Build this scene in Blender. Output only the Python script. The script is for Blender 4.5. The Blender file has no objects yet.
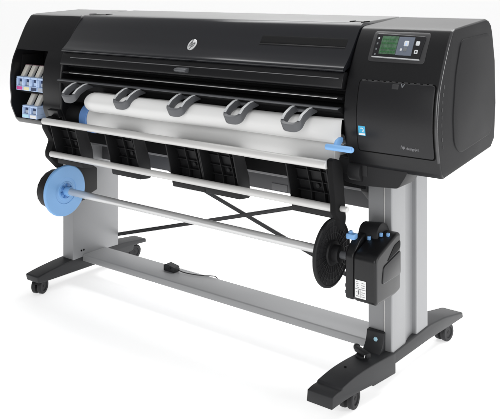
import bpy, bmesh, math, random
from mathutils import Vector, Matrix
random.seed(7)
S = bpy.context.scene
COL = S.collection
PI = math.pi

# ------------------------------------------------------------------ materials
def nt(name):
    m = bpy.data.materials.new(name); m.use_nodes = True
    t = m.node_tree; b = t.nodes['Principled BSDF']
    return m, t, b

def mat(name, col, rough=.45, metal=0., spec=.5, bump=0., bscale=900., var=.0, vscale=6., coat=0., rvar=0.):
    m, t, b = nt(name)
    b.inputs['Base Color'].default_value = (*col, 1)
    b.inputs['Roughness'].default_value = rough
    b.inputs['Metallic'].default_value = metal
    b.inputs['Specular IOR Level'].default_value = spec
    if coat: b.inputs['Coat Weight'].default_value = coat; b.inputs['Coat Roughness'].default_value = .08
    tc = t.nodes.new('ShaderNodeTexCoord')
    if bump:
        n = t.nodes.new('ShaderNodeTexNoise'); n.inputs['Scale'].default_value = bscale; n.inputs['Detail'].default_value = 3
        bp = t.nodes.new('ShaderNodeBump'); bp.inputs['Strength'].default_value = bump; bp.inputs['Distance'].default_value = .001
        t.links.new(tc.outputs['Object'], n.inputs['Vector']); t.links.new(n.outputs['Fac'], bp.inputs['Height'])
        t.links.new(bp.outputs['Normal'], b.inputs['Normal'])
    if var or rvar:
        n2 = t.nodes.new('ShaderNodeTexNoise'); n2.inputs['Scale'].default_value = vscale; n2.inputs['Detail'].default_value = 5
        t.links.new(tc.outputs['Object'], n2.inputs['Vector'])
        if var:
            r = t.nodes.new('ShaderNodeMapRange'); r.inputs['To Min'].default_value = 1 - var; r.inputs['To Max'].default_value = 1 + var
            mx = t.nodes.new('ShaderNodeMix'); mx.data_type = 'RGBA'; mx.blend_type = 'MULTIPLY'; mx.inputs['Factor'].default_value = 1
            mx.inputs['A'].default_value = (*col, 1)
            t.links.new(n2.outputs['Fac'], r.inputs['Value']); t.links.new(r.outputs['Result'], mx.inputs['B'])
            t.links.new(mx.outputs['Result'], b.inputs['Base Color'])
        if rvar:
            r2 = t.nodes.new('ShaderNodeMapRange'); r2.inputs['To Min'].default_value = rough - rvar; r2.inputs['To Max'].default_value = rough + rvar
            t.links.new(n2.outputs['Fac'], r2.inputs['Value']); t.links.new(r2.outputs['Result'], b.inputs['Roughness'])
    return m

M = {}
M['black'] = mat('satin_black_plastic', (.008, .008, .009), .32, spec=.36, bump=.2, bscale=700, rvar=.05)
M['door'] = mat('charcoal_door_plastic', (.013, .013, .0145), .33, spec=.34, bump=.18, bscale=700, rvar=.04)
M['side'] = mat('side_plastic', (.009, .009, .010), .5, spec=.14, bump=.2, bscale=700, rvar=.05)
M['gloss'] = mat('smoked_lid', (.010, .0105, .013), .2, spec=.5, rvar=.04, vscale=3)
M['top'] = mat('grey_top_with_sheen', (.20, .20, .20), .45, bump=.1, bscale=1200, var=.05)  # lighter grey carries the grazing sheen of the tops
M['top2'] = mat('dark_grey_top_with_sheen', (.07, .07, .07), .5, bump=.1, bscale=1200, var=.05)  # darker version of the painted top sheen, for the right housing
M['edge'] = mat('polished_edge', (.03, .03, .032), .2, spec=.7)
M['lettering'] = mat('lettering_grey', (.22, .22, .23), .5)
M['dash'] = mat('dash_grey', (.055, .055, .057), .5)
M['matte'] = mat('matte_black', (.008, .008, .009), .6, spec=.35, bump=.15, bscale=1200)
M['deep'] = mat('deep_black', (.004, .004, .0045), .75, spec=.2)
M['seam'] = mat('seam_black', (.002, .002, .002), .8, spec=.1)
M['foot'] = mat('foot_black', (.019, .0195, .0215), .5, spec=.4, bump=.2, bscale=900, rvar=.06)
M['rubber'] = mat('caster_rubber', (.02, .02, .022), .6, spec=.35, bump=.1)
M['strut'] = mat('brace_steel', (.02, .02, .022), .45)
M['silver'] = mat('silver_paint', (.262, .265, .272), .42, metal=.25, bump=.1, bscale=1800, var=.04, vscale=4)
M['silver2'] = mat('silver_beam', (.35, .353, .36), .45, metal=.25, bump=.1, bscale=1800, var=.04, vscale=4)
M['tube'] = mat('white_rail', (.60, .595, .585), .34, metal=.1, bump=.03)
M['alu'] = mat('spindle_aluminium', (.66, .66, .66), .32, metal=.45, bump=.04)
M['strip'] = mat('steel_edge', (.55, .55, .55), .3, metal=.8)
M['apron'] = mat('grey_apron', (.13, .13, .135), .5, bump=.1)
M['rear'] = mat('rear_rail_grey', (.075, .075, .08), .5, bump=.1)
M['clip'] = mat('grey_clip', (.085, .088, .095), .38, spec=.5, bump=.06)
M['cliplight'] = mat('light_clip_edge', (.46, .47, .48), .4, bump=.06)  # pale grey; on the guides it stands in for lit tops
M['paper'] = mat('white_paper', (.70, .70, .695), .75, spec=.25, bump=.04, bscale=500)
M['blue'] = mat('pale_blue_plastic', (.21, .43, .76), .42, bump=.06, var=.03)
M['blued'] = mat('deep_blue_plastic', (.06, .19, .46), .45, bump=.06)
M['bluehub'] = mat('hub_blue', (.14, .30, .66), .45)
M['cart'] = mat('cartridge_blue', (.48, .62, .87), .4, var=.05, vscale=30)
M['beige'] = mat('cartridge_beige', (.66, .64, .59), .5, var=.08, vscale=20)
M['mauve'] = mat('cartridge_mauve', (.34, .22, .25), .5)
M['white'] = mat('white_print', (.8, .8, .8), .5)
M['whitebtn'] = mat('white_button', (.62, .64, .66), .4)
M['greybtn'] = mat('grey_button', (.16, .17, .18), .4)
M['bezel'] = mat('panel_bezel', (.012, .012, .014), .18, spec=.5)
M['recess'] = mat('panel_recess', (.035, .035, .037), .4)
M['lcd2'] = mat('lcd_grey', (.13, .15, .19), .3)
M['cyan'] = mat('cyan_sticker', (.05, .42, .68), .4)
M['logo'] = mat('logo_silver', (.78, .79, .80), .25, metal=.5)
M['logod'] = mat('logo_dark', (.06, .06, .065), .4)
M['magenta'] = mat('magenta_label', (.62, .08, .32), .5)
M['yellow'] = mat('cream_label', (.80, .74, .45), .5)
M['navy'] = mat('navy_label', (.03, .05, .12), .5)
M['greylab'] = mat('grey_label', (.40, .46, .56), .5)
M['cyanlab'] = mat('pale_cyan_label', (.45, .74, .88), .5)
M['ink'] = mat('ink_print', (.14, .14, .15), .6)

def lcd():
    m, t, b = nt('green_lcd')
    b.inputs['Roughness'].default_value = .3
    tc = t.nodes.new('ShaderNodeTexCoord'); w = t.nodes.new('ShaderNodeTexNoise'); w.inputs['Scale'].default_value = 90
    cr = t.nodes.new('ShaderNodeValToRGB')
    cr.color_ramp.elements[0].position = .35; cr.color_ramp.elements[0].color = (.035, .070, .042, 1)
    cr.color_ramp.elements[1].position = .65; cr.color_ramp.elements[1].color = (.06, .125, .072, 1)
    t.links.new(tc.outputs['Object'], w.inputs['Vector']); t.links.new(w.outputs['Fac'], cr.inputs['Fac'])
    t.links.new(cr.outputs['Color'], b.inputs['Base Color'])
    t.links.new(cr.outputs['Color'], b.inputs['Emission Color']); b.inputs['Emission Strength'].default_value = .3
    return m
M['lcd'] = lcd()
M['lcdink'] = mat('lcd_ink', (.02, .11, .03), .4)

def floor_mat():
    m, t, b = nt('white_floor_added_glow')
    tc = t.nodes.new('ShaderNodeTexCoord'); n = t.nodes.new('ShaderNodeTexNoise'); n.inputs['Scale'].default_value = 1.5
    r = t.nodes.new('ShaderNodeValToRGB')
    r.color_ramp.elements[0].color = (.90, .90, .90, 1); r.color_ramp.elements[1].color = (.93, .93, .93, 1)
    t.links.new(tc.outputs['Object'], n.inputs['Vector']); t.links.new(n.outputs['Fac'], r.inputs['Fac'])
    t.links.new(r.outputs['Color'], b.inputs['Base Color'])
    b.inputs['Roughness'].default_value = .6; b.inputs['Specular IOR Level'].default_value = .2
    b.inputs['Emission Color'].default_value = (1, 1, 1, 1); b.inputs['Emission Strength'].default_value = .54   # glow added to the floor to whiten it and lift its shadows
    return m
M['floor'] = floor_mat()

# ------------------------------------------------------------------ mesh helpers
def link(name, bm, m, parent=None, ang=32, mats=None):
    bmesh.ops.remove_doubles(bm, verts=bm.verts, dist=1e-6)
    bmesh.ops.recalc_face_normals(bm, faces=bm.faces)
    me = bpy.data.meshes.new(name); bm.to_mesh(me); bm.free()
    for p in me.polygons: p.use_smooth = True
    me.set_sharp_from_angle(angle=math.radians(ang))
    for mm in (mats or [m]): me.materials.append(mm)
    o = bpy.data.objects.new(name, me); COL.objects.link(o)
    if parent is not None: o.parent = parent
    return o

def empty(name, loc, label, cat, group=None):
    o = bpy.data.objects.new(name, None); COL.objects.link(o); o.location = loc
    o.empty_display_size = .1
    o['label'] = label; o['category'] = cat
    if group: o['group'] = group
    return o

def merge(dst, src):
    me = bpy.data.meshes.new('tmp'); src.to_mesh(me); src.free(); dst.from_mesh(me); bpy.data.meshes.remove(me)
    return dst

def bev(bm, w, segs=2, ang=28):
    if w <= 0: return bm
    bmesh.ops.recalc_face_normals(bm, faces=bm.faces)
    es = [e for e in bm.edges if len(e.link_faces) == 2 and e.calc_face_angle(0) > math.radians(ang)]
    if es: bmesh.ops.bevel(bm, geom=es, offset=w, segments=segs, profile=.5, affect='EDGES', clamp_overlap=True)
    return bm

AX = {'X': lambda a, b, c: (c, a, b), 'Y': lambda a, b, c: (a, c, b), 'Z': lambda a, b, c: (a, b, c)}
def prism(pts, axis, a0, a1, bevel=0, segs=2, ang=28):
    """pts: (Y,Z) for axis X, (X,Z) for Y, (X,Y) for Z."""
    f = AX[axis]; bm = bmesh.new()
    A = [bm.verts.new(f(p[0], p[1], a0)) for p in pts]; B = [bm.verts.new(f(p[0], p[1], a1)) for p in pts]
    n = len(pts)
    bm.faces.new(A); bm.faces.new(B[::-1])
    for i in range(n): bm.faces.new((A[i], B[i], B[(i+1) % n], A[(i+1) % n]))
    return bev(bm, bevel, segs, ang)

def box(x0, x1, y0, y1, z0, z1, bevel=0, segs=2):
    return prism([(x0, y0), (x1, y0), (x1, y1), (x0, y1)], 'Z', z0, z1, bevel, segs)

def cyl(p0, p1, r, n=32, bevel=0, r1=None):
    p0 = Vector(p0); p1 = Vector(p1); d = p1 - p0; q = d.to_track_quat('Z', 'Y').to_matrix()
    bm = bmesh.new(); A = []; B = []
    for i in range(n):
        a = 2*PI*i/n; v = Vector((math.cos(a), math.sin(a), 0))
        A.append(bm.verts.new(p0 + q @ (v*r))); B.append(bm.verts.new(p1 + q @ (v*(r1 or r))))
    bm.faces.new(A[::-1]); bm.faces.new(B)
    for i in range(n): bm.faces.new((A[i], A[(i+1) % n], B[(i+1) % n], B[i]))
    return bev(bm, bevel, 2, 60)

def lathe_x(prof, cy, cz, n=64):
    """prof: list of (x, r); closed at ends where r==0 or left open rings capped."""
    bm = bmesh.new(); rings = []
    for x, r in prof:
        rings.append([bm.verts.new((x, cy + r*math.cos(2*PI*i/n), cz + r*math.sin(2*PI*i/n))) for i in range(n)])
    for a, b in zip(rings, rings[1:]):
        for i in range(n): bm.faces.new((a[i], a[(i+1) % n], b[(i+1) % n], b[i]))
    bm.faces.new(rings[0][::-1]); bm.faces.new(rings[-1])
    return bm

def bar(p0, p1, w, h, up=(0, 0, 1), bevel=.001):
    p0 = Vector(p0); p1 = Vector(p1); d = (p1-p0).normalized(); u = Vector(up)
    s = d.cross(u).normalized(); u = s.cross(d).normalized()
    bm = bmesh.new(); R = []
    for p in (p0, p1): R.append([bm.verts.new(p + s*(w/2*a) + u*(h/2*b)) for a, b in ((-1, -1), (1, -1), (1, 1), (-1, 1))])
    bm.faces.new(R[0][::-1]); bm.faces.new(R[1])
    for i in range(4): bm.faces.new((R[0][i], R[0][(i+1) % 4], R[1][(i+1) % 4], R[1][i]))
    return bev(bm, bevel)

def round_poly(pts, r, n=5):
    out = []; N = len(pts)
    for i in range(N):
        p = Vector(pts[i]); a = Vector(pts[i-1]) - p; b = Vector(pts[(i+1) % N]) - p
        rr = r[i] if isinstance(r, (list, tuple)) else r
        rr = min(rr, a.length*.45, b.length*.45)
        if rr <= 1e-5: out.append(tuple(p)); continue
        s = p + a.normalized()*rr; e = p + b.normalized()*rr
        for k in range(n+1):
            t = k/n; out.append(tuple(s*(1-t)**2 + p*2*t*(1-t) + e*t*t))
    return out

def catmull(P, n=6):
    out = []
    for i in range(len(P)-1):
        p0 = P[max(i-1, 0)]; p1 = P[i]; p2 = P[i+1]; p3 = P[min(i+2, len(P)-1)]
        for k in range(n):
            t = k/n
            out.append(tuple(.5*((2*b) + (c-a)*t + (2*a-5*b+4*c-d)*t*t + (3*b-a-3*c+d)*t**3) for a, b, c, d in zip(p0, p1, p2, p3)))
    out.append(tuple(P[-1])); return out

def cut(o, cutter_bm):
    me = bpy.data.meshes.new('cut'); bmesh.ops.recalc_face_normals(cutter_bm, faces=cutter_bm.faces); cutter_bm.to_mesh(me); cutter_bm.free()
    c = bpy.data.objects.new('cut', me); COL.objects.link(c)
    md = o.modifiers.new('b', 'BOOLEAN'); md.operation = 'DIFFERENCE'; md.object = c; md.solver = 'EXACT'
    dg = bpy.context.evaluated_depsgraph_get(); dg.update()
    new = bpy.data.meshes.new_from_object(o.evaluated_get(dg)); old = o.data
    o.modifiers.clear(); o.data = new; new.name = o.name
    bpy.data.objects.remove(c)
    for p in new.polygons: p.use_smooth = True
    new.set_sharp_from_angle(angle=math.radians(32))

# ------------------------------------------------------------------ front curve of the body (Y,Z), top to bottom
FRONT = catmull([(-.128, 1.2885), (-.144, 1.284), (-.157, 1.274), (-.190, 1.227), (-.238, 1.138), (-.266, 1.069), (-.278, .972), (-.262, .873), (-.243, .821)], 6)
def fy(z):
    for (ya, za), (yb, zb) in zip(FRONT, FRONT[1:]):
        if zb <= z <= za: return ya + (yb-ya)*(za-z)/(za-zb)
    return FRONT[0][0] if z > FRONT[0][1] else FRONT[-1][0]
def fn(z):
    d = (fy(z+.004)-fy(z-.004))/.008
    v = Vector((0, -1, d)); return v.normalized()
def onf(x, z, off):
    n = fn(z); return Vector((x, fy(z)+n.y*off, z+n.z*off))
def fpatch(poly, o0, o1, bevel=0, nz=1, segs=2):
    """a plate following the front curve: poly in (x,z); offsets along the curve normal."""
    zs = [p[1] for p in poly]; bm = bmesh.new()
    A = [bm.verts.new((p[0], 0, p[1])) for p in poly]; f = bm.faces.new(A)
    z0, z1 = min(zs), max(zs)
    for k in range(1, nz):
        z = z0+(z1-z0)*k/nz
        bmesh.ops.bisect_plane(bm, geom=bm.verts[:]+bm.edges[:]+bm.faces[:], plane_co=(0, 0, z), plane_no=(0, 0, 1))
    front = [(v, v.co.copy()) for v in bm.verts]
    faces = [[v for v in fc.verts] for fc in bm.faces]
    cnt = {}
    for e in bm.edges: cnt[e] = len(e.link_faces)
    edges = [tuple(e.verts) for e in bm.edges if cnt[e] == 1]
    back = {}
    for v, c in front:
        back[v] = bm.verts.new(onf(c.x, c.z, o0)); v.co = onf(c.x, c.z, o1)
    for vs in faces: bm.faces.new([back[v] for v in vs][::-1])
    for a, b in edges: bm.faces.new((a, b, back[b], back[a]))
    return bev(bm, bevel, segs, 40)
def rect(x0, x1, z0, z1, r=0):
    p = [(x0, z0), (x1, z0), (x1, z1), (x0, z1)]
    return round_poly(p, r) if r else p

def ftext(name, body, x, z, size, off, m, parent, shear=0, depth=.0004):
    cu = bpy.data.curves.new(name, 'FONT'); cu.body = body; cu.size = size; cu.extrude = depth; cu.shear = shear
    cu.align_x = 'LEFT'
    o = bpy.data.objects.new(name, cu); COL.objects.link(o)
    dg = bpy.context.evaluated_depsgraph_get(); dg.update()
    me = bpy.data.meshes.new_from_object(o.evaluated_get(dg)); bpy.data.objects.remove(o)
    for v in me.vertices:
        q = onf(x+v.co.x, z+v.co.y, off+v.co.z); v.co = q
    me.materials.clear(); me.materials.append(m)
    ob = bpy.data.objects.new(name, me); COL.objects.link(ob); ob.parent = parent
    return ob

# ------------------------------------------------------------------ setting
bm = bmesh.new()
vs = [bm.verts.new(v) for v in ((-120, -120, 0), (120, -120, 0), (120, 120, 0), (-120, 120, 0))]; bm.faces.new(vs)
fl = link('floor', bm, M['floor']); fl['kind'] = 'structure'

# ------------------------------------------------------------------ the printer
PR = empty('large_format_printer', (0, 0, 0), 'wide black large format printer on a silver stand with casters', 'printer')

# --- left cover with its open ink bay
bodyprof = FRONT + [(-.225, .805), (.195, .842), (.232, .872), (.246, 1.0), (.238, 1.157), (.212, 1.262), (.198, 1.290), (.178, 1.305), (.15, 1.312)]
lc_front = catmull([(-.125, 1.2985), (-.144, 1.294), (-.160, 1.281), (-.193, 1.231), (-.238, 1.138), (-.266, 1.069), (-.278, .972), (-.272, .90), (-.272, .86), (-.243, .79)], 6)
leftprof = lc_front + [(-.225, .772), (.15, .80), (.235, .88), (.26, 1.0), (.25, 1.157), (.205, 1.295), (.18, 1.309), (.15, 1.313)]
b_ = prism(leftprof, 'X', -1.105, -.725, .012, 3, 50)
cover = link('ink_bay_cover', b_, M['black'], PR)
cut(cover, box(-1.088, -.850, -.6, -.06, .797, 1.128, .006))
def paint_top_sheen(o):  # upward faces coloured lighter in place of grazing reflection
    o.data.materials.append(M['top'])
    for p in o.data.polygons:
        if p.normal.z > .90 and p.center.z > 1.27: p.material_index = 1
paint_top_sheen(cover)
# liner inside the bay
bay = box(-1.087, -.851, -.075, -.062, .80, 1.126)
merge(bay, box(-1.087, -.851, -.225, -.07, .918, .928))        # shelf under the upper row
merge(bay, box(-.8525, -.8505, -.25, -.07, .80, 1.12))
for x in (-1.08,):
    merge(bay, prism([(-.235, .93), (-.09, .93), (-.09, 1.10), (-.215, 1.10)], 'X', x-.004, x, .001))
link('ink_bay', bay, M['deep'], PR)
tab = fpatch(rect(-.80, -.727, .842, .872, .003), .002, .03, .002)
link('cover_tab', tab, M['door'], PR)

# --- right housing
b_ = prism(bodyprof, 'X', .76, 1.105, .008, 4, 50)
hs = link('control_housing', b_, M['black'], PR)
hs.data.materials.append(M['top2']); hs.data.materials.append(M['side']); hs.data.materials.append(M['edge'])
for p in hs.data.polygons:
    n_ = p.normal
    if n_.z > .90 and p.center.z > 1.27: p.material_index = 1  # sheen put into the colour of the top faces
    elif n_.x > .9: p.material_index = 2
    elif n_.x > .15 and n_.y < -.15 and p.center.z > .86: p.material_index = 3
sidep = round_poly([(-.088, 1.250), (-.135, 1.14), (-.158, 1.0), (-.150, .905), (-.10, .868), (.185, .895), (.222, 1.0), (.214, 1.15), (.180, 1.262)], .03, 5)
sp = prism(sidep, 'X', 1.10, 1.1085, .004, 3, 40)
link('side_panel', sp, M['side'], hs)
# door with dark seam round it
door_poly = round_poly([(.815, .873), (1.089, .873), (1.089, 1.108), (.815, 1.108)], .012)
link('door_seam', fpatch(round_poly([(.8115, .8685), (1.0935, .8685), (1.0935, 1.1115), (.8115, 1.1115)], .014), -.002, .0008, 0, 8), M['seam'], hs)
dr = link('access_door', fpatch(door_poly, -.002, .0042, .0022, 10, 3), M['door'], PR)
for i in range(9):               # broken light line along the top seam
    pass
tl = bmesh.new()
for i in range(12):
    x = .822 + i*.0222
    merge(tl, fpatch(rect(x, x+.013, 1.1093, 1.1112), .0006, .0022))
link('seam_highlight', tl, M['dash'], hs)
sl = bmesh.new()
for i in range(9):
    z = .905+i*.024
    y = fy(z)+.031
    merge(sl, prism([(y, z), (y+.0022, z), (y+.0022, z+.012), (y, z+.012)], 'X', 1.1035, 1.1062))
link('vent_slots', sl, M['dash'], hs)
# arrow mark and grip on the door
gm = fpatch([(.962, 1.094), (.972, 1.094), (.9675, 1.106), (.9655, 1.106)][::1], .004, .0048)
ar = bmesh.new()
merge(ar, fpatch([(.968, 1.1055), (.972, 1.1055), (.977, 1.0955), (.975, 1.092)], .0043, .0050))
merge(ar, fpatch([(.984, 1.1055), (.980, 1.1055), (.975, 1.0955), (.975, 1.092)], .0043, .00505))
gm.free()
link('arrow_mark', ar, M['greybtn'], dr)
link('grip', fpatch(rect(.938, .962, 1.087, 1.103, .003), .0043, .0052, .0005), M['recess'], dr)
# energy sticker
st = link('sticker', fpatch(rect(.8215, .8475, .926, .958), .0042, .0048), M['cyan'], dr)
sw = bmesh.new()
merge(sw, fpatch(rect(.8225, .8465, .9275, .934), .0048, .0052))
a = [(.834+.008*math.cos(t), .9445+.008*math.sin(t)) for t in [PI*k/10 for k in range(-1, 8)]]
bq = [(.834+.0055*math.cos(t), .9445+.0055*math.sin(t)) for t in [PI*k/10 for k in range(-1, 8)]]
merge(sw, fpatch(a+bq[::-1], .0048, .0052))
star = []
for k in range(10):
    r = .0042 if k % 2 == 0 else .0018
    star.append((.839+r*math.sin(2*PI*k/10), .941+r*math.cos(2*PI*k/10)))
merge(sw, fpatch(star, .0048, .00525))
link('sticker_print', sw, M['white'], dr)
ftext('model_lettering', 'hp', .974, .8985, .0165, 0.0046, M['lettering'], dr, .2)
ftext('model_lettering', 'designjet', .995, .8965, .0125, 0.0046, M['lettering'], dr, 0)

# --- control panel
cp = link('control_panel', fpatch(rect(.823, 1.033, 1.172, 1.272, .012), -.002, .0014, .001, 5), M['recess'], PR)
link('bezel', fpatch(round_poly([(.838, 1.186), (1.015, 1.183), (1.021, 1.258), (.838, 1.2635)], .007), .0012, .0065, .0018, 4), M['bezel'], cp)
rim = bmesh.new()
merge(rim, fpatch([(.838, 1.1845), (1.015, 1.1815), (1.015, 1.1845), (.838, 1.1875)], .0012, .0072, .0008))
link('bezel_edge', rim, M['cliplight'], cp)
link('screen', fpatch(rect(.862, .9235, 1.196, 1.254), .0055, .0072, 0, 4), M['lcd'], cp)
gl = bmesh.new()
for k, z in enumerate((1.243, 1.231, 1.214, 1.203)):
    x = .866
    while x < .918:
        w = random.uniform(.003, .010)
        merge(gl, fpatch(rect(x, min(x+w, .921), z-.0022, z+.0022), .0068, .0077)); x += w+random.uniform(.0015, .004)
link('screen_text', gl, M['lcdink'], cp)
link('key_plate', fpatch(rect(.925, .983, 1.194, 1.253), .0055, .0071, 0, 4), M['lcd2'], cp)
for i in range(4):
    z = 1.247 - i*.0175
    link('button', fpatch(rect(.8465, .852, z-.004, z+.002), .0064, .0076, .0005), M['whitebtn'] if i < 1 else M['greybtn'], cp)
for (x, z, s, mm) in ((.957, 1.232, .0085, 'whitebtn'), (.957, 1.213, .006, 'greybtn'), (.942, 1.212, .0035, 'whitebtn'), (.998, 1.234, .0068, 'whitebtn'), (.998, 1.207, .0062, 'whitebtn')):
    link('button', fpatch(rect(x-s, x+s, z-s, z+s, s*.4), .0064, .0082, .0006), M[mm], cp)
link('button_icon', fpatch([(.953, 1.226), (.961, 1.226), (.957, 1.238)], .0082, .0086), M['cart'], cp)
link('button_icon', fpatch(rect(.9955, 1.0005, 1.2045, 1.2095), .0082, .0086), M['bezel'], cp)

# --- middle body: lid, panel under it, platen, apron
LIDC = catmull([(-.122, 1.2975), (-.140, 1.2925), (-.163, 1.269), (-.195, 1.227), (-.226, 1.188), (-.247, 1.166), (-.261, 1.153), (-.270, 1.146), (-.273, 1.140), (-.269, 1.134)], 5)
lidprof = LIDC + [(-.262, 1.132), (-.252, 1.138), (-.13, 1.18), (.0, 1.25), (.0, 1.295)]
lid = link('lid', prism(lidprof, 'X', -.722, .757, .0015, 2, 50), M['gloss'], PR)
topp = [(-.126, 1.2965), (-.112, 1.3000), (.19, 1.3125), (.203, 1.300), (.203, 1.27), (-.11, 1.27)]
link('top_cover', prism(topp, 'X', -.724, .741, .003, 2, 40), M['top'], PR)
KEEP = FRONT; FRONT = LIDC
link('lid_inset', fpatch(round_poly([(.352, 1.213), (.728, 1.213), (.728, 1.243), (.352, 1.243)], .006), -.002, .0006, .0003, 3), M['deep'], lid)
link('inset_lip', fpatch(rect(.352, .728, 1.2085, 1.2135), -.002, .0012, .0005), M['black'], lid)
for x0, x1 in ((-.715, -.60), (.690, .752)):
    h = bmesh.new()
    merge(h, box(x0, x1, -.112, -.106, 1.2990, 1.3020, .0008))
    merge(h, box(x0, x0+.005, -.110, -.07, 1.2995, 1.3035, .0008)); merge(h, box(x1-.005, x1, -.110, -.07, 1.2995, 1.3035, .0008))
    link('hinge', h, M['seam'], lid)
# emblem: silver disc with two dark slanted letters
emb = link('emblem', fpatch([(.025+.021*math.cos(2*PI*k/32), 1.194+.021*math.sin(2*PI*k/32)) for k in range(32)], -.001, .0025, .0006), M['logo'], lid)
L = bmesh.new()
def stroke(x0, z0, x1, z1, w=.0032, o=0.):
    merge(L, fpatch([(x0-w/2, z0), (x0+w/2, z0), (x1+w/2, z1), (x1-w/2, z1)], .0024, 0.0032+o))
sh = .30
def sx(x, z): return .025 + x + (z-1.194)*sh
def ls(x, z0, z1, w=.0032, o=0.): stroke(sx(x, z0), z0, sx(x, z1), z1, w, o)
ls(-.0095, 1.1855, 1.2135); ls(-.0025, 1.1855, 1.1995)
merge(L, fpatch([(sx(-.0095, 1.1985), 1.1985), (sx(-.0022, 1.1985), 1.1985), (sx(-.0018, 1.2015), 1.2015), (sx(-.0095, 1.2015), 1.2015)], .0024, .0033))
ls(.0045, 1.1745, 1.2010, .0032); ls(.0115, 1.188, 1.2, .0032)
merge(L, fpatch([(sx(.0045, 1.1985), 1.1985), (sx(.0125, 1.1985), 1.1985), (sx(.0120, 1.2015), 1.2015), (sx(.0045, 1.2015), 1.2015)], .0024, .0033))
merge(L, fpatch([(sx(.0045, 1.1855), 1.1855), (sx(.0110, 1.1855), 1.1855), (sx(.0125, 1.1885), 1.1885), (sx(.0045, 1.1885), 1.1885)], .0024, .0033))
link('emblem_letters', L, M['logod'], lid)
FRONT = KEEP
# front panel under the lip
pan = prism([(-.262, 1.1315), (-.270, 1.120), (-.281, 1.085), (-.281, 1.078), (-.274, 1.074), (-.24, 1.074), (-.24, 1.130)], 'X', -.72, .757, .0015)
fp = link('front_panel', pan, M['black'], PR)
link('panel_groove', box(-.66, .74, -.2735, -.266, 1.110, 1.1125), M['apron'], fp)
lt = prism([(-.270, 1.108), (-.300, 1.1035), (-.304, 1.098), (-.300, 1.091), (-.27, 1.084)], 'X', -.004, .056, .003)
link('latch', lt, M['clip'], fp)
chs = prism([(-.20, 1.13), (-.20, .90), (-.12, .86), (-.12, .70), (.20, .70), (.20, 1.275), (-.10, 1.275)], 'X', -.722, .757)
link('chassis', chs, M['deep'], PR)
# recess slots and steel edge
slot = prism([(-.205, 1.073), (-.235, 1.070), (-.240, 1.064), (-.215, 1.060)], 'X', -.715, .75, .002)
merge(slot, prism([(-.205, 1.048), (-.268, 1.046), (-.275, 1.040), (-.268, 1.036), (-.205, 1.030)], 'X', -.715, .752, .002))
link('slot_rail', slot, M['matte'], PR)
link('steel_edge', prism([(-.262, 1.0465), (-.2765, 1.0430), (-.2765, 1.0405), (-.262, 1.043)], 'X', -.665, .735, .0006), M['strip'], PR)
plat = prism([(-.20, 1.016), (-.296, 1.011), (-.302, 1.007), (-.300, 1.002), (-.266, .988), (-.258, .968), (-.20, .962)], 'X', -.72, .755, .002)
pl = link('platen', plat, M['deep'], PR)
link('platen_strip', prism([(-.280, 1.0125), (-.297, 1.0125), (-.3035, 1.0095), (-.3035, 1.0065), (-.297, 1.006), (-.280, 1.006)], 'X', -.715, .754, .0008), M['clip'], pl)
ap = prism([(-.11, .80), (-.02, .662), (.18, .662), (.18, .80)], 'X', -.80, .757, .004)
link('apron', ap, M['apron'], PR)

# --- five U-shaped guides over the paper
GT = Vector((0, -.274, .991)); GP = Vector((0, -.378, .932)); GD = (GP-GT).normalized(); GN = Vector((0, GD.z, -GD.y)).normalized()
if GN.y > 0: GN = -GN
def gpath():
    w = .035; path = [(-w+.002, 0.0), (-w+.001, .034), (-w, .070)]
    for k in range(0, 13):
        a = PI - PI*k/12
        c_, s_ = math.cos(a), math.sin(a)
        path.append((w*math.copysign(abs(c_)**.6, c_), 0.089+.022*abs(s_)**.8))
    return path + [(w, .070), (w+.003, .034), (w+.006, 0.0)]
def gsag(s): return .014*math.sin(min(s/.112, 1)*PI)+.006
def guide_bm():
    path = gpath(); bm = bmesh.new(); rings = []; N = len(path)
    for i, (x, s) in enumerate(path):
        a = Vector(path[max(i-1, 0)]); b = Vector(path[min(i+1, N-1)]); t = (b-a).normalized(); pn = Vector((-t.y, t.x))
        hw = .0072; h = .0125 + .0035*math.sin(PI*i/(N-1)); c = GT + GD*s + GN*(gsag(s)+.002); r = []
        for u, v in ((-1, -1), (1, -1), (1, .75), (.75, 1), (-.75, 1), (-1, .75)):
            r.append(bm.verts.new(Vector((x + pn.x*hw*u, 0, 0)) + c + GD*(pn.y*hw*u) + GN*(h*v)))
        rings.append(r)
    for A, B in zip(rings, rings[1:]):
        for k in range(6): bm.faces.new((A[k], A[(k+1) % 6], B[(k+1) % 6], B[k]))
    bm.faces.new(rings[0]); bm.faces.new(rings[-1][::-1])
    merge(bm, bar(GT+Vector((-.030, 0, 0))+GN*.004+GD*.008, GT+Vector((.036, 0, 0))+GN*.004+GD*.008, .012, .012, GN))
    return bm
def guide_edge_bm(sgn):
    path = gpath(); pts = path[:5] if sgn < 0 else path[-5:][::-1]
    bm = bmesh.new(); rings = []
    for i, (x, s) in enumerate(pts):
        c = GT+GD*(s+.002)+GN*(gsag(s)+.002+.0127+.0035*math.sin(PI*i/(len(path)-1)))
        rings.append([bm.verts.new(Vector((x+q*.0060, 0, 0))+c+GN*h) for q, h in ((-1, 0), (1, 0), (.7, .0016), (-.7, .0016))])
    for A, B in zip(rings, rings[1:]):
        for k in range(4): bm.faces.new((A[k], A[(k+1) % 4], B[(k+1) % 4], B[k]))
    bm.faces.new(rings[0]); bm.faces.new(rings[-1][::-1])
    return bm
g0 = link('paper_guide', guide_bm(), M['clip'], PR)
ge = [link('guide_lit_edge', guide_edge_bm(q), M['cliplight'], g0) for q in (-1, 1)]  # light on the prong tops put in as paler strips
for i, x in enumerate((-.556, -.234, .066, .350, .606)):
    g = g0
    if i:
        g = g0.copy(); COL.objects.link(g)
        for q in ge: e = q.copy(); COL.objects.link(e); e.parent = g
    g.location = (x, 0, 0)

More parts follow.
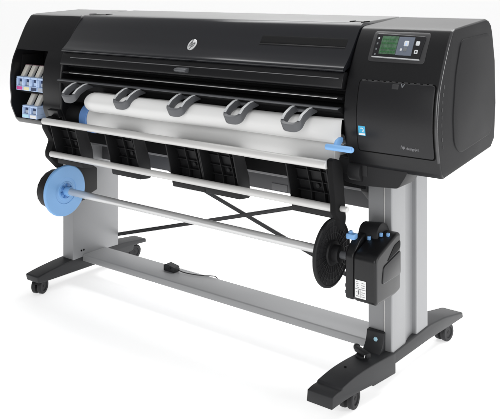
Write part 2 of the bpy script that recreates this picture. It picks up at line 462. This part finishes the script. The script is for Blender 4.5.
# --- blue lever
lv = cyl((.738, -.352, .888), (.838, -.352, .888), .0105, 28, .0025)
merge(lv, prism([(-.352, .886), (-.352, .897), (-.338, .912), (-.318, .918), (-.300, .916), (-.300, .902), (-.325, .886)], 'X', .764, .776, .004))
merge(lv, cyl((.836, -.352, .888), (.842, -.352, .888), .0075, 24, .001))
link('lever', lv, M['blue'], PR)

# --- rails, arms and trays
link('upper_rail', cyl((-.748, -.352, .826), (.742, -.352, .826), .0148, 36, .003), M['tube'], PR)
link('lower_rail', cyl((-.745, -.312, .672), (.745, -.312, .672), .0135, 36, .003), M['tube'], PR)
larm = round_poly([(-.336, .82), (-.334, .788), (-.298, .728), (-.318, .680), (-.316, .655), (-.268, .606), (-.252, .590), (-.236, .632), (-.21, .74), (-.12, .80), (-.16, .835), (-.30, .838)], .008, 3)
link('rail_arm', prism(larm, 'X', -.782, -.742, .004), M['deep'], PR)
rarm = round_poly([(-.356, .846), (-.335, .848), (-.288, .83), (-.272, .70), (-.262, .63), (-.270, .595), (-.288, .592), (-.300, .63), (-.334, .660), (-.334, .70), (-.350, .79)], .01, 3)
ra = link('rail_arm', prism(rarm, 'X', .742, .764, .004), M['deep'], PR)
link('rail_end', cyl((.765, -.300, .672), (.792, -.300, .672), .010, 20, .002), M['tube'], ra)
kn = cyl((.764, -.225, .79), (.812, -.225, .79), .034, 28, .004)
merge(kn, box(.70, .83, -.235, -.10, .775, .83, .004))
link('pivot', kn, M['matte'], PR)

def tray_bm():
    # open towards the front; local x 0..W; front rim from (-.334,.820) to (-.286,.628)
    W = .172; T = .005
    F = [Vector((-.335, .814)), Vector((-.300, .690)), Vector((-.286, .630))]
    D = Vector((.062, .010)); D0 = Vector((.060, -.016))
    bm = prism([tuple(F[0]+D0), tuple(F[1]+D), tuple(F[2]+D*.9), tuple(F[2]+D*.9+Vector((.005, 0))), tuple(F[1]+D+Vector((.006, .001))), tuple(F[0]+D0+Vector((.006, .001)))], 'X', 0, W, .001)
    sidepoly = [tuple(F[0]), tuple(F[1]), tuple(F[2]), tuple(F[2]+D*.9), tuple(F[1]+D*1.02), tuple(F[0]+D0)]
    merge(bm, prism(sidepoly, 'X', 0, T, .001)); merge(bm, prism(sidepoly, 'X', W-T, W, .001))
    # top and bottom walls
    def wall(p, th=.005, depth=1., x0=T, x1=W-T):
        q = p+D*depth; u = (F[0]-F[1]).normalized()*th
        return prism([tuple(p), tuple(q), tuple(q-u), tuple(p-u)], 'X', x0, x1, .0008)
    u = (F[0]-F[1]).normalized()*.005
    merge(bm, prism([tuple(F[0]), tuple(F[0]+D0), tuple(F[0]+D0-u), tuple(F[0]-u)], 'X', T, W-T, .0008))
    u = (F[1]-F[0])
    for t in (.34, .66, .97):
        p = F[0]+u*t+D*.74; q = F[0]+u*t+D*1.0; w = u.normalized()*.003
        merge(bm, prism([tuple(p), tuple(q), tuple(q+w), tuple(p+w)], 'X', T, W-T, .0005))
    for x in (W*.36, W*.68):
        p0 = F[0]+D0*.70; p1 = F[1]+D*.70; p2 = F[2]+D*.6
        merge(bm, prism([tuple(p0), tuple(p1), tuple(p2), tuple(F[2]+D*.88), tuple(F[1]+D), tuple(F[0]+D0)], 'X', x-.0015, x+.0015, .0004))
    # lip under the lower rail
    merge(bm, prism([(-.292, .652), (-.222, .652), (-.222, .628), (-.230, .622), (-.288, .628)], 'X', .002, W-.002, .003))
    # screw bosses
    for x in (W*.52,):
        for t in (.2, .8):
            p = F[0]+u*t+D*.98
            merge(bm, cyl((x, p.x-.012, p.y-.002), (x, p.x+.002, p.y), .008, 14))
    return bm
t0 = link('output_tray', tray_bm(), M['matte'], PR)
for i, x in enumerate((-.728, -.372, -.022, .151, .556)):
    t = t0 if i == 0 else t0.copy()
    if i: COL.objects.link(t)
    t.location = (x, 0, 0)

# --- pod under the right housing
pod = prism(round_poly([(.70, .835), (.985, .835), (.975, .80), (.945, .752), (.80, .742), (.74, .748)], .012), 'Y', -.232, -.115, .006)
link('lower_bin', pod, M['matte'], PR)

# --- stand
legp = round_poly([(-.905, -.112), (-.83, -.112), (-.83, .185), (-.905, .185)], .004, 3)
lg = link('leg', prism(legp, 'Z', .105, .83, 0), M['silver'], PR)
for y, z in ((.03, .515), (.03, .565), (-.06, .150), (-.045, .150)):
    link('screw', cyl((-.8305, y, z), (-.8285, y, z), .0045, 12), M['seam'], lg)
# right leg: narrow front, then a stepped, grooved side
rp = [(.765, -.105), (.826, -.105), (.8285, -.099), (.8325, -.099), (.835, -.112), (.8575, -.112), (.861, -.108), (.861, -.005), (.858, .003)]
rp += [(.858-.014*math.sin(k/8*PI/2), .003+.082*k/8) for k in range(1, 9)] + [(.8445, .0855), (.858, .088), (.861, .091), (.861, .185), (.855, .189), (.77, .189), (.765, .183)]
rl = link('leg', prism(rp, 'Z', .115, .845, 0), M['silver'], PR)
link('leg_trim', box(.8282, .8328, -.1085, -.1, .12, .76, .0006), M['tube'], rl)
lb = prism(round_poly([(-.160, .135), (-.104, .135), (-.104, .203), (-.122, .203), (-.130, .165)], [.002, .002, .002, .006, .02]), 'X', .768, .836, .004)
lbk = link('leg_bracket', lb, M['foot'], PR)
link('bolt', cyl((.806, -.131, .177), (.806, -.122, .177), .008, 6, .001), M['cyanlab'], lbk)

# feet
def foot(name, outline_side, xl, xr):
    """outline_side: (Y,Z) side outline; xl, xr: functions of Y for the two faces."""
    bm = prism(outline_side, 'X', 0, 1)
    for v in bm.verts: v.co.x = xr(v.co.y) if v.co.x > .5 else xl(v.co.y)
    return bev(bm, .006, 3, 40)
lf_top = catmull([(-.322, .094), (-.25, .106), (-.12, .118), (.03, .122), (.18, .120), (.30, .108), (.385, .098)], 4)
lf_bot = catmull([(.388, .078), (.30, .082), (.29, .062), (.22, .056), (.05, .056), (-.10, .058), (-.24, .060), (-.315, .063)], 4)
link('foot', foot('foot', lf_top+lf_bot, lambda y: -.918, lambda y: -.829), M['foot'], PR)
def rx(y): return .874 if y > -.1 else .874-(-.1-y)*.14
rear_top = [(-.15, .135), (.20, .134), (.33, .120), (.50, .086)]
rear_bot = [(.505, .062), (.42, .066), (.20, .078), (-.15, .094)]
def rrx(y): return .866 if y < .2 else .866+(y-.2)*.03
link('foot', foot('foot', rear_top+rear_bot, lambda y: rrx(y)-.092, rrx), M['foot'], PR)
ft = catmull([(-.452, .106), (-.430, .112), (-.405, .114)], 3) + catmull([(-.402, .120), (-.33, .134), (-.24, .1395), (-.105, .1385)], 4)
fb = [(-.105, .066), (-.235, .066), (-.238, .072), (-.33, .076), (-.40, .074), (-.456, .068)]
fc = link('foot_cover', foot('foot', ft+fb, lambda y: .772 if y > -.14 else .772-(-.14-y)*.145, rx), M['foot'], PR)
link('plug', cyl((.782, -.30, .1368), (.782, -.30, .1376), .005, 14), M['seam'], fc)
kb = cyl((.795, -.205, .135), (.795, -.205, .150), .022, 24, .003)
merge(kb, bar((.762, -.190, .157), (.83, -.222, .157), .020, .020, (0, 0, 1), .005))
merge(kb, cyl((.752, -.17, .150), (.765, -.186, .158), .012, 16, .003))
k_ = link('adjuster_knob', kb, M['matte'], PR)
link('knob_mark', bar((.818, -.2335, .152), (.822, -.2355, .164), .003, .0015), M['white'], k_)

def caster(x, y, zt, ang, r=.036):
    c = bpy.data.objects.new('caster', None); COL.objects.link(c); c.parent = PR; c.location = (x, y, 0); c.rotation_euler.z = ang
    for s in (-1, 1):
        w = lathe_x([(s*.006, r*.55), (s*.006, r*.96), (s*.009, r), (s*.022, r), (s*.026, r*.9), (s*.026, r*.62), (s*.022, r*.55), (s*.023, .004)], 0, r, 40)
        link('wheel', w, M['rubber'], c)
    # hood over the twin wheels
    hood = []
    for k in range(11):
        a = PI*(.02+.86*k/10); hood.append((-.0 + (r*1.08)*math.cos(a), r+(r*1.08)*math.sin(a)))
    for k in range(10, -1, -1):
        a = PI*(.02+.86*k/10); hood.append((r*.93*math.cos(a), r+r*.93*math.sin(a)))
    f = prism(hood, 'X', -.021, .021, .001)
    merge(f, prism([(-.018, r-.01), (.018, r-.01), (.018, r*2), (-.018, r*2)], 'X', -.0055, .0055, .001))
    merge(f, cyl((0, .0, r*1.9), (0, .0, zt), .011, 20))
    merge(f, cyl((-.024, 0, r), (.024, 0, r), .006, 16))
    link('fork', f, M['matte'], c)
    return c
caster(-.872, -.275, .075, .35)
caster(-.880, .335, .085, -.25)
caster(.793, -.292, .09, .10)
caster(.835, .395, .085, -.15)

# crossbar with chamfered front
cb = prism([(.095, .128), (-.044, .128), (-.050, .125), (-.052, .100), (-.049, .097), (.095, .097)], 'X', -.83, .768, .002)
link('crossbar', cb, M['silver2'], PR)
# rear rail and braces
rr_ = link('rear_rail', box(-.84, .80, .075, .115, .572, .640, .004), M['rear'], PR)
link('rating_plate', box(.21, .29, .0715, .0745, .578, .606, .001), M['apron'], rr_)
link('brace', bar((-.85, .195, .162), (.60, .195, .584), .018, .006, (0, -1, 0)), M['strut'], PR)
link('brace', bar((.80, .205, .152), (-.60, .205, .571), .018, .006, (0, -1, 0)), M['strut'], PR)
bk = prism(round_poly([(-.13, .80), (.12, .80), (.12, .57), (.06, .55), (-.11, .69)], .01), 'X', .735, .764, .003)
link('stand_bracket', bk, M['matte'], PR)

# spindle rests
hold = [(-.235+.098*math.cos(a), .49+.090*math.sin(a)) for a in [PI*(.42+1.16*k/10) for k in range(11)]]
hold = hold + [(-.10, .415), (-.055, .44), (-.02, .45), (-.02, .555), (-.10, .60)]
lh = link('spindle_rest', prism(hold, 'X', -.826, -.758, .006), M['matte'], PR)

# motor unit on the right leg
mu = prism(round_poly([(-.302, .378), (-.292, .367), (-.16, .366), (-.118, .374), (-.118, .572), (-.150, .575), (-.285, .532), (-.302, .518)], .012, 4), 'X', .812, .900, .014, 5, 40)
mo = link('rewinder_motor', mu, M['black'], PR)
band = prism(round_poly([(-.262, .430), (-.125, .430), (-.125, .512), (-.250, .488)], .012, 4), 'X', .8975, .9035, .0025, 2, 40)
link('side_scoop', band, M['door'], mo)
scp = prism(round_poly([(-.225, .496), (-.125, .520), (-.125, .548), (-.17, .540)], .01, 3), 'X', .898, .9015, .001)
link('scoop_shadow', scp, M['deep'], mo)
ms = prism(round_poly([(-.292, .364), (-.12, .368), (-.12, .580), (-.24, .565), (-.292, .52)], .016, 4), 'X', .776, .809, .006, 3, 40)
link('motor_case', ms, M['black'], mo)
mr = cyl((.775, -.155, .548), (.852, -.155, .556), .048, 36, .006)
link('motor_hood', mr, M['matte'], mo)
mc = bmesh.new()
merge(mc, box(.762, .795, -.262, -.235, .558, .578, .004)); merge(mc, box(.768, .778, -.255, -.24, .575, .586, .002))
link('release_clip', mc, M['blue'], mo)
for x, y, z in ((.826, -.212, .566), (.858, -.185, .577), (.878, -.172, .577)):
    link('release_clip', box(x-.005, x+.005, y-.005, y+.004, z-.012, z+.001, .0015), M['blue'], mo)
bb = bmesh.new()
for z in (.380, .402): merge(bb, box(.7705, .7775, -.284, -.268, z, z+.011, .0015))
link('button', bb, M['greybtn'], mo)
lab = link('sticker', box(.822, .863, -.3035, -.3025, .384, .444), M['white'], mo)
pr_ = bmesh.new()
def ln(x0, x1, z0, z1): merge(pr_, box(x0, x1, -.3041, -.3036, z0+.005, z1+.005))
ln(.823, .862, .4085, .4100); ln(.841, .8425, .382, .407)
for k in range(4): ln(.826, .837-(k % 2)*.003, .4145+k*.006, .4155+k*.006)
for k in range(3): ln(.845+k*.001, .858, .415+k*.0075, .4165+k*.0075)
for k in range(3): ln(.846, .859-(k % 2)*.004, .385+k*.007, .3862+k*.007)
ln(.826, .8385, .385, .3865); ln(.833, .8375, .391, .405); ln(.8255, .831, .398, .3995)
link('sticker_print', pr_, M['ink'], mo)

# ------------------------------------------------------------------ take-up spindle
SX, SY, SZ = 0, -.235, .490
sp_ = empty('take_up_spindle', (0, SY, SZ), 'grey metal take-up spindle with a pale blue disc and a black disc at its ends', 'spindle')
def lx(prof, n=64): return lathe_x(prof, 0, 0, n)
link('tube', cyl((-.735, 0, 0), (.69, 0, 0), .0155, 36, .001), M['alu'], sp_)
bd = link('blue_disc', lx([(-.752, .05), (-.752, .112), (-.750, .1165), (-.746, .1175), (-.738, .1165), (-.735, .112), (-.7335, .060), (-.736, .058), (-.736, .044), (-.7345, .042), (-.7345, .0)][:-1] + [(-.7345, .01)], 96), M['blue'], sp_)
bd['label'] = 'pale blue flange disc'
hubs = bmesh.new()
for k in range(6):
    a = k*PI/3+.3
    p = Vector((0, math.cos(a), math.sin(a))); q = Vector((0, -math.sin(a), math.cos(a)))
    c = p*.0265
    merge(hubs, bar(Vector((-.736, c.y, c.z)), Vector((-.728, c.y, c.z)), .014, .013, p, .001))
link('hub_teeth', hubs, M['blued'], bd)
hr = lx([(-.736, .0), (-.7335, .0)][:0] + [(-.735, .036), (-.7315, .036), (-.7315, .034), (-.735, .034)], 48)
link('hub', merge(hr, cyl((-.735, 0, 0), (-.700, 0, 0), .021, 32, .002)), M['blue'], bd)
kd = link('black_disc', lx([(.682, .03), (.682, .112), (.684, .1195), (.688, .1215), (.694, .1205), (.6965, .116), (.6965, .113), (.6945, .110), (.6945, .045), (.700, .042), (.702, .03), (.702, .01)], 96), M['matte'], sp_)
rb = bmesh.new()
for k in range(28):
    a = 2*PI*k/28; p = Vector((0, math.cos(a), math.sin(a)))
    merge(rb, bar(p*.048+Vector((.6945, 0, 0)), p*.108+Vector((.6945, 0, 0)), .0022, .0024, (1, 0, 0), .0004))
for r in (.070, .092):
    merge(rb, lx([(.693, r-.001), (.6957, r-.001), (.6957, r+.001), (.693, r+.001)], 64))
link('spoke', rb, M['door'], kd)
link('shaft', cyl((.70, 0, 0), (.782, 0, 0), .0135, 28, .002), M['clip'], sp_)
link('collar', cyl((.701, 0, 0), (.728, 0, 0), .030, 32, .003), M['matte'], sp_)

# ------------------------------------------------------------------ paper
pp = empty('paper_roll', (0, -.200, .838), 'white paper roll lying under the guides with its sheet fed over the front', 'paper roll')
RY, RZ = -.200, .838
def sh(o): o.data.transform(Matrix.Translation((0, -RY, -RZ))); return o
sh(link('roll', lathe_x([(-.560, .03), (-.560, .0645), (-.558, .066), (.718, .066), (.720, .0645), (.720, .03)], RY, RZ, 72), M['paper'], pp))
crvL = catmull([(-.258, .966), (-.285, .970), (-.312, .971), (-.337, .966), (-.356, .954), (-.365, .938), (-.361, .920), (-.346, .903), (-.318, .890), (-.28, .884), (-.20, .888)], 6)
crvR = catmull([(-.262, .968), (-.272, .973), (-.279, .972), (-.284, .966), (-.287, .952), (-.288, .937), (-.288, .922), (-.286, .906), (-.282, .894), (-.270, .886), (-.20, .888)], 6)
bm = bmesh.new(); N = 30; rows = []
for (yl, zl), (yr, zr) in zip(crvL, crvR):
    r = []
    for k in range(N+1):
        t_ = k/N; x = -.462+t_*(.7585+.462)
        u = t_**1.6
        e = max(0, 1-(x+.462)/.05); c = Vector((-.29, .945)); q = Vector((yl*(1-u)+yr*u, zl*(1-u)+zr*u)); q = c+(q-c)*(1+.08*e*(1-.9*e))
        q += Vector((.0012, .0008))*math.sin(x*9+zl*20)
        r.append(bm.verts.new((x, q.x, q.y)))
    rows.append(r)
for a, b in zip(rows, rows[1:]):
    for k in range(N): bm.faces.new((a[k], a[k+1], b[k+1], b[k]))
sheet = sh(link('sheet', bm, M['paper'], pp, 60))
sd = sheet.modifiers.new('s', 'SOLIDIFY'); sd.thickness = .0012; sd.offset = -1
hb = sh(link('hub', lathe_x([(-.612, .048), (-.612, .063), (-.609, .0672), (-.563, .0685), (-.561, .066), (-.561, .03)], RY, RZ, 64), M['bluehub'], pp))
hb['label'] = 'blue roll hub'
sh(link('spindle', cyl((-.73, RY, RZ), (-.598, RY, RZ), .045, 32, .004), M['matte'], pp))

# ------------------------------------------------------------------ ink cartridges
def cartridge(x, z, w, h, labm, label):
    c = empty('ink_cartridge', (x, -.25, z), label, 'ink cartridge', 'ink cartridges in the left bay')
    # tray-like blue front with a dark window
    f = bmesh.new(); t = .008; hw = w/2-.0012
    merge(f, box(-hw, hw, -.004, .10, 0, h*.34, .002)); merge(f, box(-hw, hw, -.002, .10, h-.010, h, .002))
    merge(f, box(-hw, -hw+t*1.1, -.003, .10, h*.34, h-.010, .001)); merge(f, box(hw-t, hw, -.003, .10, h*.34, h-.010, .001))
    link('front', f, M['cart'], c)
    link('window', box(-hw+t, hw-t, .010, .098, h*.34, h-.011), M['navy'], c)
    link('nozzle', box(-hw+t+.010, hw-t-.006, .003, .012, h*.36, h*.62, .001), M['greylab'] if labm != 'navy' else M['cart'], c)
    link('label', box(-hw+.006, hw-.004, -.0052, -.0042, .003, h*.28), M[labm], c)
    b = prism([(.010, h), (.028, h), (.060, h+.050), (.040, h+.052)], 'X', -hw+.014, hw-.011, .002)
    link('tank', b, M['beige'], c)
    link('tank_top', prism([(.040, h+.052), (.060, h+.050), (.062, h+.0525), (.042, h+.0545)], 'X', -hw+.014, hw-.011, .0005), M['mauve'], c)
    return c
XS = [-1.053+.0535*i for i in range(4)]
cartridge(XS[0], .932, .0535, .066, 'magenta', 'pale blue ink cartridge with a magenta label, in the upper row')
cartridge(XS[1], .932, .0535, .066, 'yellow', 'pale blue ink cartridge with a cream label, beside the magenta one')
cartridge(XS[2], .932, .0535, .066, 'navy', 'pale blue ink cartridge with a dark navy label, in the upper row')
cartridge(XS[3], .932, .0535, .066, 'greylab', 'pale blue ink cartridge with a grey label, at the right end of the upper row')
cartridge(-1.006, .802, .057, .060, 'cyanlab', 'pale blue ink cartridge with a pale cyan label, left one of the lower row')
cartridge(-.949, .802, .057, .060, 'white', 'pale blue ink cartridge with a white label, right one of the lower row')

# ------------------------------------------------------------------ sensor box on the crossbar
sb = empty('sensor_box', (-.327, .045, .1285), 'small black sensor box with a thin cable on the silver crossbar', 'sensor')
link('case', prism(round_poly([(-.040, 0), (.026, 0), (.026, .024), (-.026, .032), (-.040, .025)], .003, 3), 'Y', -.018, .018, .003), M['foot'], sb)
link('lens', cyl((.0, -.0225, .018), (.0, -.0235, .018), .006, 16), M['bezel'], sb)
pts = [Vector((.03, 0, .012)), Vector((.06, .004, .006)), Vector((.10, .012, .004)), Vector((.15, .03, .003)), Vector((.185, .050, .003)), Vector((.205, .058, .002)), Vector((.214, .064, -.012)), Vector((.217, .066, -.045))]
cbm = bmesh.new(); pc = catmull([tuple(p) for p in pts], 6)
for a, b in zip(pc, pc[1:]): merge(cbm, cyl(a, b, .0022, 8))
link('cable', cbm, M['matte'], sb)

# ------------------------------------------------------------------ light, world, camera
w = bpy.data.worlds.new('World'); S.world = w; w.use_nodes = True
t = w.node_tree; bg = t.nodes['Background']
tc = t.nodes.new('ShaderNodeTexCoord'); sep = t.nodes.new('ShaderNodeSeparateXYZ')
t.links.new(tc.outputs['Generated'], sep.inputs['Vector'])
def mapr(src, a, b, c, d):
    n = t.nodes.new('ShaderNodeMapRange'); n.interpolation_type = 'SMOOTHSTEP'
    for k, v in zip(('From Min', 'From Max', 'To Min', 'To Max'), (a, b, c, d)): n.inputs[k].default_value = v
    t.links.new(src, n.inputs['Value']); return n.outputs['Result']
back = mapr(sep.outputs['Y'], -.1, .75, .15, 1.0)      # a white sweep behind, a darker studio in front
up = mapr(sep.outputs['Z'], .15, .85, 0, 1)
mx = t.nodes.new('ShaderNodeMix'); mx.data_type = 'FLOAT'
t.links.new(up, mx.inputs[0]); t.links.new(back, mx.inputs[2]); mx.inputs[3].default_value = .38
t.links.new(mx.outputs[0], bg.inputs['Strength']); bg.inputs['Color'].default_value = (1, 1, 1, 1)

def area(name, loc, target, sx, sy, power):
    l = bpy.data.lights.new(name, 'AREA'); l.shape = 'RECTANGLE'; l.size = sx; l.size_y = sy; l.energy = power
    o = bpy.data.objects.new(name, l); COL.objects.link(o); o.location = loc
    o.rotation_euler = (Vector(target)-Vector(loc)).to_track_quat('-Z', 'Y').to_euler()
    return o
area('overhead_softbox', (.5, 1.40, 4.0), (.5, 1.05, .6), 5, 3, 250)
area('key_softbox', (2.4, -5.4, 2.6), (0, 0, .7), 3, 3, 120)
area('strip_softbox', (4.6, .5, 1.5), (1, 0, .9), .5, 2.6, 62)

cam = bpy.data.cameras.new('camera'); co = bpy.data.objects.new('camera', cam); COL.objects.link(co)
co.location = (2.15, -2.65, 1.42); co.rotation_euler = (PI/2, 0, math.radians(37.0343))
cam.sensor_width = 36; cam.sensor_fit = 'HORIZONTAL'; cam.lens = 57.257; cam.shift_y = -.441; cam.clip_end = 500
S.camera = co
S.render.engine = 'CYCLES'
S.view_settings.view_transform = 'Standard'; S.view_settings.look = 'None'; S.view_settings.exposure = 0
